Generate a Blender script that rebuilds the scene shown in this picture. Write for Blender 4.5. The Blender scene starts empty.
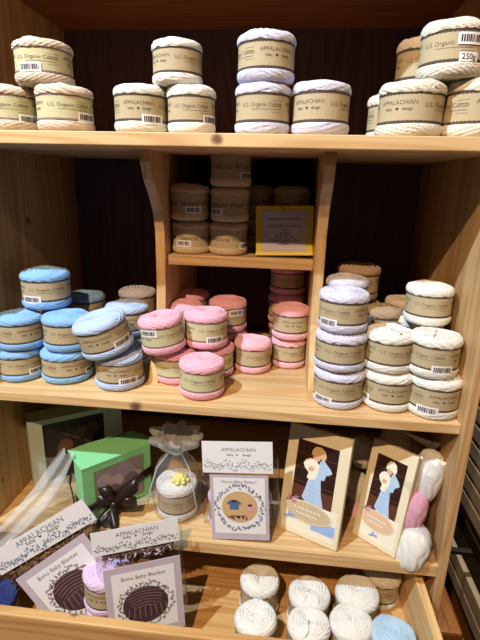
import bpy, bmesh, math, random
from mathutils import Vector, Matrix, noise
PI = math.pi
C = bpy.context.scene.collection
random.seed(4)

# ------------------------------------------------------------------ camera model (metres, floor at z = 0)
FPX = 461.57
ZO = 1.5
YAW, PITCH, ROLL = -0.1017, 0.2901, 0.0248
CAM = Vector((0.1328, -0.75, 0.0131 + ZO))
cy, sy, cp, sp, cr, sr = math.cos(YAW), math.sin(YAW), math.cos(PITCH), math.sin(PITCH), math.cos(ROLL), math.sin(ROLL)
Fw = Vector((sy*cp, cy*cp, -sp)); R0 = Vector((cy, -sy, 0)); U0 = R0.cross(Fw)
Rt = cr*R0 + sr*U0; Up = -sr*R0 + cr*U0

def ray(x, y): return Fw + Rt*((x-240)/FPX) - Up*((y-320)/FPX)
def hit(px, py, P, N):
    d = ray(px, py); t = (Vector(P)-CAM).dot(N)/d.dot(N)
    return CAM + d*t
def at_y(px, py, Y): return hit(px, py, (0, Y, 0), Vector((0, 1, 0)))
def at_z(px, py, Z): return hit(px, py, (0, 0, Z), Vector((0, 0, 1)))

ZT, ZM, ZB, ZN = ZO+.0845, ZO-.3864, ZO-.681, ZO-.135
XI, XO, DEP = .4500, .4670, .4938

# ------------------------------------------------------------------ materials
def srgb(r, g, b):
    f = lambda c: c/12.92 if c <= .04045 else ((c+.055)/1.055)**2.4
    return (f(r), f(g), f(b), 1)
MATS = {}
def new_mat(name):
    m = bpy.data.materials.new(name); m.use_nodes = True
    nt = m.node_tree; b = nt.nodes['Principled BSDF']
    return m, nt, b
def N(nt, t, **k):
    n = nt.nodes.new(t)
    for a, v in k.items():
        if a.startswith('i_'): n.inputs[a[2:].replace('_', ' ')].default_value = v
        else: setattr(n, a, v)
    return n
def plain(name, col, rough=.7, spec=.3, vary=.06, scale=60, bump=0):
    if name in MATS: return MATS[name]
    m, nt, b = new_mat(name)
    b.inputs['Roughness'].default_value = rough
    b.inputs['Specular IOR Level'].default_value = spec
    tc = N(nt, 'ShaderNodeTexCoord'); nz = N(nt, 'ShaderNodeTexNoise'); nz.inputs['Scale'].default_value = scale
    nz.inputs['Detail'].default_value = 3
    nt.links.new(tc.outputs['Object'], nz.inputs['Vector'])
    mx = N(nt, 'ShaderNodeMix', data_type='RGBA')
    c = srgb(*col)
    mx.inputs['A'].default_value = tuple(x*(1-vary) for x in c[:3])+(1,)
    mx.inputs['B'].default_value = tuple(min(1, x*(1+vary)) for x in c[:3])+(1,)
    nt.links.new(nz.outputs['Fac'], mx.inputs['Factor']); nt.links.new(mx.outputs['Result'], b.inputs['Base Color'])
    if bump:
        bp = N(nt, 'ShaderNodeBump'); bp.inputs['Strength'].default_value = bump; bp.inputs['Distance'].default_value = .002
        nt.links.new(nz.outputs['Fac'], bp.inputs['Height']); nt.links.new(bp.outputs['Normal'], b.inputs['Normal'])
    MATS[name] = m; return m
def yarn_mat(name, col, scale=9, vary=.10):
    m, nt, b = new_mat(name)
    b.inputs['Roughness'].default_value = .9; b.inputs['Specular IOR Level'].default_value = .1
    b.inputs['Sheen Weight'].default_value = .15
    tc = N(nt, 'ShaderNodeTexCoord'); nz = N(nt, 'ShaderNodeTexNoise'); nz.inputs['Scale'].default_value = scale
    nz.inputs['Detail'].default_value = 6
    nt.links.new(tc.outputs['Object'], nz.inputs['Vector'])
    rp = N(nt, 'ShaderNodeMix', data_type='RGBA'); c = srgb(*col)
    rp.inputs['A'].default_value = tuple(x*(1-vary*1.6) for x in c[:3])+(1,)
    rp.inputs['B'].default_value = tuple(min(1, x*(1+vary)) for x in c[:3])+(1,)
    nt.links.new(nz.outputs['Fac'], rp.inputs['Factor']); nt.links.new(rp.outputs['Result'], b.inputs['Base Color'])
    n2 = N(nt, 'ShaderNodeTexNoise'); n2.inputs['Scale'].default_value = 45
    nt.links.new(tc.outputs['Object'], n2.inputs['Vector'])
    bp = N(nt, 'ShaderNodeBump'); bp.inputs['Strength'].default_value = .35; bp.inputs['Distance'].default_value = .03
    nt.links.new(n2.outputs['Fac'], bp.inputs['Height']); nt.links.new(bp.outputs['Normal'], b.inputs['Normal'])
    MATS[name] = m; return m
def wood(name, axis, light, dark, knots=(), seam=None, rough=.45):
    """axis = grain direction index; knots = list of (x,y,z,radius) in world metres; seam=(axis,period)"""
    m, nt, b = new_mat(name)
    b.inputs['Roughness'].default_value = rough; b.inputs['Specular IOR Level'].default_value = .35
    L = nt.links.new
    tc = N(nt, 'ShaderNodeTexCoord'); src = tc.outputs['Object']
    sc = [9, 9, 9]; sc[axis] = .55
    mp = N(nt, 'ShaderNodeMapping'); mp.inputs['Scale'].default_value = sc; L(src, mp.inputs['Vector'])
    wv = N(nt, 'ShaderNodeTexNoise'); wv.inputs['Scale'].default_value = 1.6; wv.inputs['Detail'].default_value = 1; L(mp.outputs[0], wv.inputs['Vector'])
    # rings: distance like function folded by sine
    mul = N(nt, 'ShaderNodeMath', operation='MULTIPLY'); mul.inputs[1].default_value = 62; L(wv.outputs['Fac'], mul.inputs[0])
    sn = N(nt, 'ShaderNodeMath', operation='SINE'); L(mul.outputs[0], sn.inputs[0])
    mr = N(nt, 'ShaderNodeMapRange'); mr.inputs[1].default_value = -.2; mr.inputs[2].default_value = 1; L(sn.outputs[0], mr.inputs[0])
    sc2 = [160, 160, 160]; sc2[axis] = 5
    mp2 = N(nt, 'ShaderNodeMapping'); mp2.inputs['Scale'].default_value = sc2; L(src, mp2.inputs['Vector'])
    fn = N(nt, 'ShaderNodeTexNoise'); fn.inputs['Scale'].default_value = 1; fn.inputs['Detail'].default_value = 4; L(mp2.outputs[0], fn.inputs['Vector'])
    big = N(nt, 'ShaderNodeTexNoise'); big.inputs['Scale'].default_value = 5; L(src, big.inputs['Vector'])
    a1 = N(nt, 'ShaderNodeMath', operation='MULTIPLY'); a1.inputs[1].default_value = .45; L(mr.outputs[0], a1.inputs[0])
    a2 = N(nt, 'ShaderNodeMath', operation='MULTIPLY_ADD'); a2.inputs[1].default_value = .5; L(fn.outputs['Fac'], a2.inputs[0]); L(a1.outputs[0], a2.inputs[2])
    a3 = N(nt, 'ShaderNodeMath', operation='MULTIPLY_ADD'); a3.inputs[1].default_value = .35; L(big.outputs['Fac'], a3.inputs[0]); L(a2.outputs[0], a3.inputs[2])
    a4 = N(nt, 'ShaderNodeMath', operation='SUBTRACT'); a4.inputs[1].default_value = .25; a4.use_clamp = True; L(a3.outputs[0], a4.inputs[0])
    mx = N(nt, 'ShaderNodeMix', data_type='RGBA'); mx.inputs['A'].default_value = srgb(*light); mx.inputs['B'].default_value = srgb(*dark)
    L(a4.outputs[0], mx.inputs['Factor']); col = mx.outputs['Result']
    if seam:
        ax, per = seam
        sx = N(nt, 'ShaderNodeSeparateXYZ'); L(src, sx.inputs[0])
        d = N(nt, 'ShaderNodeMath', operation='DIVIDE'); d.inputs[1].default_value = per; L(sx.outputs[ax], d.inputs[0])
        fl = N(nt, 'ShaderNodeMath', operation='FLOOR'); L(d.outputs[0], fl.inputs[0])
        wn = N(nt, 'ShaderNodeTexWhiteNoise', noise_dimensions='1D'); L(fl.outputs[0], wn.inputs['W'])
        hv = N(nt, 'ShaderNodeHueSaturation'); L(col, hv.inputs['Color'])
        m2 = N(nt, 'ShaderNodeMapRange'); m2.inputs[3].default_value = .8; m2.inputs[4].default_value = 1.12; L(wn.outputs['Value'], m2.inputs[0]); L(m2.outputs[0], hv.inputs['Value'])
        col = hv.outputs['Color']
    nzk = N(nt, 'ShaderNodeTexNoise'); nzk.inputs['Scale'].default_value = 60; L(src, nzk.inputs['Vector'])
    for kx, ky, kz, kr in knots:
        vd = N(nt, 'ShaderNodeVectorMath', operation='DISTANCE'); vd.inputs[1].default_value = (kx, ky, kz); L(src, vd.inputs[0])
        ad = N(nt, 'ShaderNodeMath', operation='MULTIPLY_ADD'); ad.inputs[1].default_value = kr*.9; L(nzk.outputs['Fac'], ad.inputs[0]); L(vd.outputs['Value'], ad.inputs[2])
        r2 = N(nt, 'ShaderNodeMapRange', interpolation_type='SMOOTHSTEP'); r2.inputs[1].default_value = kr*1.7; r2.inputs[2].default_value = kr*.75; r2.inputs[3].default_value = 0; r2.inputs[4].default_value = .85; L(ad.outputs[0], r2.inputs[0])
        mk = N(nt, 'ShaderNodeMix', data_type='RGBA'); mk.inputs['B'].default_value = srgb(.30, .15, .12); L(r2.outputs[0], mk.inputs['Factor']); L(col, mk.inputs['A']); col = mk.outputs['Result']
    L(col, b.inputs['Base Color'])
    bp = N(nt, 'ShaderNodeBump'); bp.inputs['Strength'].default_value = .08; bp.inputs['Distance'].default_value = .001; L(fn.outputs['Fac'], bp.inputs['Height']); L(bp.outputs['Normal'], b.inputs['Normal'])
    MATS[name] = m; return m
def film(name, tint=(.97, .97, 1), gloss=.10, body=0.0, rough=.12, scale=35, strength=.5):
    """thin clear or gauzy sheet: transparent + glossy (+ diffuse body)"""
    m, nt, b = new_mat(name); nt.nodes.remove(b); L = nt.links.new
    out = nt.nodes['Material Output']
    tr = N(nt, 'ShaderNodeBsdfTransparent'); tr.inputs[0].default_value = tint+(1,)
    gl = N(nt, 'ShaderNodeBsdfGlossy'); gl.inputs['Roughness'].default_value = rough
    tc = N(nt, 'ShaderNodeTexCoord'); nz = N(nt, 'ShaderNodeTexNoise'); nz.inputs['Scale'].default_value = scale; nz.inputs['Detail'].default_value = 3
    L(tc.outputs['Object'], nz.inputs['Vector'])
    bp = N(nt, 'ShaderNodeBump'); bp.inputs['Strength'].default_value = strength; bp.inputs['Distance'].default_value = .01
    L(nz.outputs['Fac'], bp.inputs['Height']); L(bp.outputs['Normal'], gl.inputs['Normal'])
    m1 = N(nt, 'ShaderNodeMixShader'); lw = N(nt, 'ShaderNodeLayerWeight'); L(bp.outputs['Normal'], lw.inputs['Normal']); fr = N(nt, 'ShaderNodeMath', operation='POWER'); fr.inputs[1].default_value = 4; L(lw.outputs['Facing'], fr.inputs[0])
    ad = N(nt, 'ShaderNodeMath', operation='MULTIPLY_ADD'); ad.inputs[1].default_value = .6; ad.inputs[2].default_value = gloss; L(fr.outputs[0], ad.inputs[0])
    L(ad.outputs[0], m1.inputs[0]); L(tr.outputs[0], m1.inputs[1]); L(gl.outputs[0], m1.inputs[2]); last = m1
    if body:
        df = N(nt, 'ShaderNodeBsdfDiffuse'); df.inputs[0].default_value = (.85, .87, .88, 1)
        tl = N(nt, 'ShaderNodeBsdfTranslucent'); tl.inputs[0].default_value = (.85, .87, .88, 1)
        md = N(nt, 'ShaderNodeMixShader'); md.inputs[0].default_value = .4; L(df.outputs[0], md.inputs[1]); L(tl.outputs[0], md.inputs[2])
        m2 = N(nt, 'ShaderNodeMixShader'); m2.inputs[0].default_value = body; L(m1.outputs[0], m2.inputs[1]); L(md.outputs[0], m2.inputs[2]); last = m2
    L(last.outputs[0], out.inputs[0]); MATS[name] = m; return m

WL, WD = (.87, .75, .56), (.74, .56, .35)
kn1 = at_y(136, 407, .012); kn2 = at_z(75, 612, ZO-.735); kn3 = at_y(217, 139, 0); kn4 = at_z(155, 388, ZM)
kn5 = hit(28, 220, (-XI, 0, 0), Vector((1, 0, 0))); kn6 = hit(3, 480, (-XI, 0, 0), Vector((1, 0, 0)))
M_shelf = wood('pine_shelf', 0, WL, WD, knots=[(*kn1, .013), (*kn3, .010)], seam=(1, .118))
M_side = wood('pine_side', 2, (.80, .66, .47), (.66, .48, .29), knots=[(*kn5, .010), (*kn6, .006)], seam=(1, .105))
M_drawer = wood('pine_drawer', 0, (.84, .68, .45), (.68, .46, .24), knots=[(*kn2, .010)])
M_drawer_y = wood('pine_drawer_side', 1, (.93, .80, .58), (.80, .60, .36))
M_back = wood('stained_back_board', 2, (.36, .28, .30), (.28, .21, .22), rough=.75)

# ------------------------------------------------------------------ object helpers
def link_obj(name, me, mat=None, parent=None):
    o = bpy.data.objects.new(name, me); C.objects.link(o)
    if mat is not None:
        for m in (mat if isinstance(mat, (list, tuple)) else [mat]): me.materials.append(m)
    if parent is not None: o.parent = parent
    return o
def tag(o, label=None, cat=None, group=None, kind=None):
    if label: o['label'] = label
    if cat: o['category'] = cat
    if group: o['group'] = group
    if kind: o['kind'] = kind
    return o
def empty(name, label, cat, group=None, loc=(0, 0, 0), mtx=None):
    o = bpy.data.objects.new(name, None); C.objects.link(o); o.empty_display_size = .02
    if mtx is not None: o.matrix_world = mtx
    else: o.location = loc
    return tag(o, label, cat, group)
def bm_to(name, bm, mat, parent=None, smooth=False):
    me = bpy.data.meshes.new(name); bm.to_mesh(me); bm.free()
    if smooth: me.shade_smooth()
    return link_obj(name, me, mat, parent)
def add_box(bm, x0, x1, y0, y1, z0, z1, bev=0, mi=0):
    r = bmesh.ops.create_cube(bm, size=1)
    for v in r['verts']:
        v.co = Vector(((x0+x1)/2+v.co.x*(x1-x0), (y0+y1)/2+v.co.y*(y1-y0), (z0+z1)/2+v.co.z*(z1-z0)))
    fs = set(f for v in r['verts'] for f in v.link_faces)
    for f in fs: f.material_index = mi
    if bev:
        es = list(set(e for v in r['verts'] for e in v.link_edges))
        bmesh.ops.bevel(bm, geom=es, offset=bev, segments=2, affect='EDGES', profile=.5)
def box_obj(name, dims, mat, parent=None, bev=.0015):
    bm = bmesh.new(); add_box(bm, *dims, bev=bev); return bm_to(name, bm, mat, parent)
def add_poly(bm, pts, mi=0):
    vs = [bm.verts.new(p) for p in pts]
    f = bm.faces.new(vs); f.material_index = mi; return f
def ellipse(cx, cy_, rx, ry, z, n=32, rot=0):
    out = []
    for i in range(n):
        a = 2*PI*i/n; x = rx*math.cos(a); y = ry*math.sin(a)
        out.append((cx+x*math.cos(rot)-y*math.sin(rot), cy_+x*math.sin(rot)+y*math.cos(rot), z))
    return out
TXT = {}
def text_geo(s, size, align='CENTER'):
    """returns (verts2d, faces) of a text, centred"""
    k = (s, size, align)
    if k in TXT: return TXT[k]
    cu = bpy.data.curves.new('text_curve', 'FONT'); cu.body = s; cu.size = size; cu.align_x = align; cu.align_y = 'CENTER'; cu.resolution_u = 2
    o = bpy.data.objects.new('text_temp', cu); C.objects.link(o)
    dg = bpy.context.evaluated_depsgraph_get(); dg.update()
    me = bpy.data.meshes.new_from_object(o.evaluated_get(dg))
    vs = [(v.co.x, v.co.y) for v in me.vertices]; fs = [tuple(p.vertices) for p in me.polygons]
    bpy.data.objects.remove(o); bpy.data.curves.remove(cu); bpy.data.meshes.remove(me)
    TXT[k] = (vs, fs); return TXT[k]
def add_text(bm, s, size, fn, mi, align='CENTER'):
    vs, fs = text_geo(s, size, align)
    bv = [bm.verts.new(fn(x, y)) for x, y in vs]
    for f in fs:
        try: bm.faces.new([bv[i] for i in f]).material_index = mi
        except ValueError: pass
def tube(bm, pts, rad, n=6, mi=0, closed_ends=True):
    pts = [Vector(p) for p in pts]; rings = []
    for i, p in enumerate(pts):
        a = pts[max(0, i-1)]; b = pts[min(len(pts)-1, i+1)]; t = (b-a).normalized()
        u = t.cross(Vector((0, 0, 1)));
        if u.length < 1e-3: u = t.cross(Vector((1, 0, 0)))
        u.normalize(); w = t.cross(u); r = rad(i/(len(pts)-1)) if callable(rad) else rad
        rings.append([bm.verts.new(p+(u*math.cos(2*PI*k/n)+w*math.sin(2*PI*k/n))*r) for k in range(n)])
    for i in range(len(rings)-1):
        for k in range(n):
            f = bm.faces.new((rings[i][k], rings[i][(k+1) % n], rings[i+1][(k+1) % n], rings[i+1][k])); f.material_index = mi; f.smooth = True
    if closed_ends:
        for r in (rings[0][::-1], rings[-1]):
            try: bm.faces.new(r).material_index = mi
            except ValueError: pass

# ------------------------------------------------------------------ setting
M_floor = wood('brown_floor', 1, (.42, .26, .14), (.26, .14, .07), rough=.5)
M_wallr = plain('grey_wall', (.42, .41, .38), .9, .1)
M_walld = plain('dark_wall', (.20, .16, .15), .9, .1)
tag(box_obj('floor', (-2.6, 2.4, -2.6, 1.7, -.05, 0), M_floor, bev=0), kind='structure')
tag(box_obj('wall_right', (.86, .92, -.2, 1.6, 0, 3.0), M_wallr, bev=0), kind='structure')
tag(box_obj('wall_back', (-2.6, .86, 1.6, 1.68, 0, 3.0), M_walld, bev=0), kind='structure')

# slatted display panels fixed along the right wall
M_slat = plain('weathered_slat', (.56, .52, .45), .7, .2, vary=.2, scale=25)
M_iron = plain('dark_iron', (.10, .09, .09), .5, .4)
def slat_panel(label, z0, z1, y0, y1):
    t = empty('slatted_panel', label, 'slat panel', loc=(.84, (y0+y1)/2, z0))
    n = int((z1-z0)/.066)
    bm = bmesh.new()
    for i in range(n):
        z = i*.066; add_box(bm, -.035, -.012, y0-(y0+y1)/2, y1-(y0+y1)/2, z, z+.052, .003)
    bm_to('slat_face', bm, M_slat, t)
    box_obj('backing_board', (-.011, .018, y0-(y0+y1)/2, y1-(y0+y1)/2, 0, z1-z0), plain('slat_backing', (.10, .08, .07)), t)
    return t
slat_panel('pale weathered slatted panel on the wall right of the case, the upper one', ZO-1.085, ZO-.30, -.1, 1.45)
slat_panel('pale weathered slatted panel on the wall right of the case, the lower one', ZO-1.40, ZO-1.21, -.1, 1.45)
b = box_obj('metal_bracket', (.70, .83, .62, .64, ZO-1.20, ZO-1.185), M_iron); tag(b, 'dark metal bracket bar between the two slatted panels', 'bracket')
b = box_obj('metal_post', (.80, .825, .90, .925, 0, ZO-.35), M_iron); tag(b, 'dark upright metal post in front of the slatted wall', 'post')
b = box_obj('wooden_crate', (.56, .74, .42, .62, 0, .18), wood('crate_wood', 1, (.55, .36, .18), (.38, .22, .10)), bev=.01); tag(b, 'low brown wooden crate on the floor right of the case', 'crate')

# ------------------------------------------------------------------ the shelf case
case = empty('display_case', 'large open pine display case with shelves, dividers and pulled out drawer', 'shelf unit', loc=(0, 0, 0))
TOPZ = ZO+.40
box_obj('side_panel', (-XO, -XI, 0, DEP, 0, TOPZ), M_side, case)
box_obj('side_panel', (XI, XO, 0, DEP, 0, TOPZ), M_side, case)
box_obj('back_panel', (-XO, XO, DEP, DEP+.012, 0, TOPZ), M_back, case, bev=0)['label'] = 'dark stained back board'
box_obj('shelf', (-XI, XI, -.0, DEP, ZT-.0203, ZT), M_shelf, case)
box_obj('shelf', (-XI, XI, .012, DEP, ZM-.0186, ZM), M_shelf, case)
box_obj('shelf', (-XI, XI, 0, DEP, ZB-.027, ZB), M_shelf, case)
M_top = wood('stained_top_shelf', 0, (.56, .36, .24), (.40, .24, .16), rough=.6)
box_obj('top_shelf', (-XI, XI, .0, DEP, ZO+.362, ZO+.385), M_top, case)['label'] = 'darker brown upper shelf board'
box_obj('plinth', (-XI, XI, .02, .04, 0, ZO-.90), M_drawer, case)
M_div = wood('pine_divider', 2, (.84, .71, .52), (.70, .54, .34))
def divider(x0, x1, dy):
    # scrolled front edge: forward at the top, recessed in the middle, forward at the foot
    zt, zm = ZT-.0203, ZM
    prof = [(0.0, .086), (.02, .088), (.05, .105), (.08, .135), (.11, .158), (.15, .172), (.26, .172), (.32, .165), (.36, .145), (.40, .118), (.43, .102), (zt-zm, .096)]
    pts = []
    for i in range(len(prof)-1):
        (a, b_), (c, d) = prof[i], prof[i+1]
        for k in range(3):
            u = k/3; s = u*u*(3-2*u) if 0 else u
            pts.append((a+(c-a)*u, b_+(d-b_)*s+dy))
    pts.append((prof[-1][0], prof[-1][1]+dy))
    bm = bmesh.new(); rows = []
    for x in (x0, x1): rows.append([bm.verts.new((x, y, zt-a)) for a, y in pts])
    back = [[bm.verts.new((x, DEP, z)) for z in (zt, zm)] for x in (x0, x1)]
    for i in range(len(pts)-1): bm.faces.new((rows[0][i], rows[0][i+1], rows[1][i+1], rows[1][i]))
    bm.faces.new([rows[0][i] for i in range(len(pts))][::-1]+[back[0][0], back[0][1]])
    bm.faces.new([rows[1][i] for i in range(len(pts))]+[back[1][1], back[1][0]])
    bm.faces.new((rows[0][0], rows[1][0], back[1][0], back[0][0])); bm.faces.new((rows[0][-1], back[0][1], back[1][1], rows[1][-1]))
    bm.faces.new((back[0][0], back[1][0], back[1][1], back[0][1]))
    bmesh.ops.recalc_face_normals(bm, faces=bm.faces)
    o = bm_to('divider', bm, M_div, case); o['label'] = 'upright divider with scrolled front edge'
    return o
divider(-.138, -.119, 0); divider(.183, .202, -.03)
box_obj('cubby_shelf', (-.119, .183, .19, DEP, ZN-.021, ZN), M_shelf, case)['label'] = 'short shelf between the two dividers'
# drawer, pulled out
DZ = ZO-.735; DFL = ZO-.862
drw = box_obj('drawer', (-.418, .418, -.14, .30, DFL-.008, DFL), M_drawer, case)
box_obj('drawer_front', (-.4445, .4445, -.159, -.14, DFL-.03, DZ), M_drawer, drw, bev=.003)
box_obj('drawer_side', (.418, .434, -.14, .31, DFL-.012, DZ), M_drawer_y, drw)
box_obj('drawer_side', (-.434, -.418, -.14, .31, DFL-.012, DZ), M_drawer_y, drw)
box_obj('drawer_back', (-.418, .418, .30, .312, DFL, DZ), M_drawer, drw)
# ------------------------------------------------------------------ yarn balls
# unit ball: radius 1, height 1 (scaled by r, r, h)
def profile(s, dome):
    """s 0..1 from top centre over the side to the bottom centre -> (rho, z)"""
    # control points: rho, z
    P = [(0, .905+dome*.3), (.12, .945+dome), (.35, .975+dome), (.62, .985+dome*.6), (.84, .965), (.955, .92), (1.0, .86), (.99, .80),
         (.935, .765), (.93, .5), (.935, .262), (.985, .225), (1.0, .155), (.968, .075), (.88, .02), (.72, .004), (.4, 0), (0, .01)]
    f = s*(len(P)-1); i = min(int(f), len(P)-2); u = f-i
    p0, p1, p2, p3 = P[max(i-1, 0)], P[i], P[i+1], P[min(i+2, len(P)-1)]
    out = []
    for k in range(2):
        a, b, c, d = p0[k], p1[k], p2[k], p3[k]
        out.append(.5*(2*b+(c-a)*u+(2*a-5*b+4*c-d)*u*u+(3*b-a-3*c+d)*u**3))
    return max(out[0], 0), out[1]
def yarn_mesh(name, seed, coarse, amp, dome=.0, patch=.12, nt_=200, ns=136):
    rnd = random.Random(seed)
    # winding layers: each a band of parallel strands wrapped on a tilted great circle
    layers = []
    for i in range(9):
        az = rnd.uniform(0, 2*PI); tilt = rnd.choice((-1, 1))*rnd.uniform(.22, .5)
        layers.append((az, tilt, rnd.uniform(-.2, .2), rnd.uniform(.15, .4), i*.09))
    spiral = rnd.choice((-1, 1)); ph = rnd.uniform(0, 6)
    bm = bmesh.new(); rings = []
    for j in range(ns+1):
        s = j/ns; rho, z = profile(s, dome); ring = []
        s2 = min(1, s+.01); s0 = max(0, s-.01); a = profile(s0, dome); b = profile(s2, dome)
        tx, tz = b[0]-a[0], b[1]-a[1]; l = math.hypot(tx, tz) or 1; nx, nz = -tz/l, tx/l
        if nx*1+nz*(z-.5) < 0: nx, nz = -nx, -nz
        if j == 0: nx, nz = 0, 1
        if j == ns: nx, nz = 0, -1
        if j in (0, ns):
            rings.append([bm.verts.new((0, 0, z))]); continue
        for k in range(nt_):
            th = 2*PI*k/nt_; x, y = rho*math.cos(th), rho*math.sin(th)
            h = 0
            # side windings
            for az, tilt, off, wid, lv in layers:
                hz = (z-.5)*1.55 - tilt*rho*math.sin(th-az)      # height above the tilted plane
                for side in (-1, 1):
                    dd = hz-side*(.52+off*.4)
                    if abs(dd) < wid:
                        e = min(1, (wid-abs(dd))/.05)
                        g = 1-abs(math.sin(dd*PI*coarse))**5
                        h = max(h, e*(lv*.6+.62*g))
            hs = h
            # top and bottom swirl
            u = rho*coarse*.95 + spiral*th/(2*PI)*2 + ph + .5*math.sin(3*th+5*rho+ph)*.5 + .35*noise.noise((x*2.2+seed, y*2.2, 3.1))*2
            u2 = (x*math.cos(ph)+y*math.sin(ph))*coarse*.9+1.2*rho*rho
            g1 = 1-abs(math.sin(u*PI))**4
            mask = max(0, min(1, (noise.noise((x*1.4+seed*3.3, y*1.4, 7.7))-patch)*8))
            g2 = 1-abs(math.sin(u2*PI))**4+.2
            ht = g1*(1-mask)+g2*mask
            w = max(0, min(1, (rho-.72)/.2)) if abs(z-.5) > .38 else 1
            h = ht*.8*(1-w)+hs*w
            n3 = noise.noise((x*1.7+seed, y*1.7, z*1.7))*.6
            dsp = amp*(h-.6+n3)
            if .26 < z < .765: dsp = -.02
            ring.append(bm.verts.new((x+nx*dsp*math.cos(th), y+nx*dsp*math.sin(th), max(z+nz*dsp*(1.2 if z > .5 else .15), 0))))
        rings.append(ring)
    for j in range(ns):
        a, b = rings[j], rings[j+1]
        for k in range(nt_):
            k2 = (k+1) % nt_
            if len(a) == 1: f = bm.faces.new((a[0], b[k], b[k2]))
            elif len(b) == 1: f = bm.faces.new((a[k], b[0], a[k2]))
            else: f = bm.faces.new((a[k], b[k], b[k2], a[k2]))
            f.smooth = True
    me = bpy.data.meshes.new(name); bm.to_mesh(me); bm.free(); return me
YM = {
 'smooth': [yarn_mesh('wound_yarn', 11+i, 6.5, .050, dome=.02) for i in range(3)],
 'swirl': [yarn_mesh('wound_yarn', 31+i, 9, .048, dome=.03, patch=.38) for i in range(3)],
 'coarse': [yarn_mesh('wound_yarn', 51+i, 9.5, .07, dome=.02) for i in range(3)],
 'wool': [yarn_mesh('wound_yarn', 71+i, 9, .035, dome=.035) for i in range(2)],
}
M_kraft = plain('kraft_band', (.71, .65, .53), .75, .2, vary=.04, scale=14)
M_kraftg = plain('kraft_band_pale', (.76, .74, .59), .75, .2, vary=.04, scale=14)
M_edge = plain('band_edge', (.33, .29, .25), .8, .1)
M_edgep = plain('band_edge_pale', (.52, .45, .44), .8, .1)
M_ink = plain('band_ink', (.40, .355, .29), .8, .1, vary=.02)
M_inkd = plain('dark_ink', (.20, .18, .17), .8, .1)
M_tag = plain('ink_black', (.10, .10, .10), .8, .1)
M_white = plain('sticker_white', (.93, .93, .95), .55, .3, vary=.01)
def heart_pts(s, n=18):
    return [(s*.062*16*math.sin(t)**3/1, s*.062*(13*math.cos(t)-5*math.cos(2*t)-2*math.cos(3*t)-math.cos(4*t))) for t in [2*PI*i/n for i in range(n)]]
def band_mesh(kind):
    # z given in ball-height units (h ~ .078 m), radius 1 (~.047 m): one unit of z is ~1.66 units of arc
    bm = bmesh.new(); K = 1.66; R = .985
    z0, z1 = (.246, .778) if kind != 'wool' else (.20, .80)
    ew = .042 if kind != 'wool' else .013
    n = 96
    levels = [z0, z0+ew, .36, .5, .64, z1-ew, z1]
    def rr(z): return R-.012*math.cos((z-.5)*PI)+.002
    rings = []
    for z in levels:
        rings.append([bm.verts.new((rr(z)*math.cos(2*PI*k/n), rr(z)*math.sin(2*PI*k/n), z + (.006*(1 if k % 2 else -1) if z in (levels[1], levels[-2]) and kind != 'wool' else 0))) for k in range(n)])
    for j in range(len(levels)-1):
        for k in range(n):
            f = bm.faces.new((rings[j][k], rings[j][(k+1) % n], rings[j+1][(k+1) % n], rings[j+1][k])); f.smooth = True
            f.material_index = 1 if j in (0, len(levels)-2) else 0
    def cyl(a0, zc):
        def fn(x, y):
            a = a0+x; z = zc+y/K
            return (1.006*math.cos(a)*rr(z), 1.006*math.sin(a)*rr(z), z)
        return fn
    if kind != 'wool':
        for base in (0, PI):
            add_text(bm, 'APPALACHIAN', .18, cyl(base, .60), 2)
            add_text(bm, 'baby', .13, cyl(base-.30, .49), 3); add_text(bm, 'design', .13, cyl(base+.30, .49), 3)
            bm.faces.new([bm.verts.new(cyl(base-.02, .49)(x, y)) for x, y in heart_pts(.05)][::-1]).material_index = 3
            add_text(bm, 'U.S. Organic Cotton', .185, cyl(base+1.57, .56), 2)
            f = cyl(base+1.70, .475)
            for q in range(14):
                x = -.5+q*.075; bm.faces.new([bm.verts.new(f(x+a, b)) for a, b in ((0, -.010), (.05, -.010), (.05, .012), (0, .012))]).material_index = 2
    else:
        for base in (0, 2*PI/3, 4*PI/3):
            add_text(bm, 'Natural Wool', .33, cyl(base, .50), 2)
    # care notes block
    for base in (([-1.0, PI-1.0]) if kind != 'wool' else [1.05]):
        for q in range(5):
            f = cyl(base, .64-q*.055)
            ww = .2-.03*(q % 2)
            for seg in range(7):
                x = -ww+seg*ww*2/7
                bm.faces.new([bm.verts.new(f(x+a, b)) for a, b in ((0, -.006), (ww*.22, -.006), (ww*.22, .008), (0, .008))]).material_index = 2
    me = bpy.data.meshes.new('paper_band'); bm.to_mesh(me); bm.free(); return me
BM_ = {k: band_mesh(k) for k in ('cotton', 'wool')}
def sticker_mesh():
    bm = bmesh.new()
    def grid(a0, a1, z0, z1, r, mi, n=8):
        lo = []; hi = []
        for i in range(n+1):
            a = a0+(a1-a0)*i/n
            lo.append(bm.verts.new((r*math.cos(a), r*math.sin(a), z0))); hi.append(bm.verts.new((r*math.cos(a), r*math.sin(a), z1)))
        for i in range(n):
            f = bm.faces.new((lo[i], lo[i+1], hi[i+1], hi[i])); f.material_index = mi
    grid(-.42, .42, -.10, .10, 1.004, 0)
    rnd = random.Random(5); a = -.34
    while a < .33:
        w = rnd.choice((.018, .03, .045)); grid(a, min(a+w, .34), -.055, .065, 1.009, 1, 1); a += w+rnd.choice((.016, .026))
    me = bpy.data.meshes.new('price_sticker'); bm.to_mesh(me); bm.free(); return me
ST = sticker_mesh()
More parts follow.
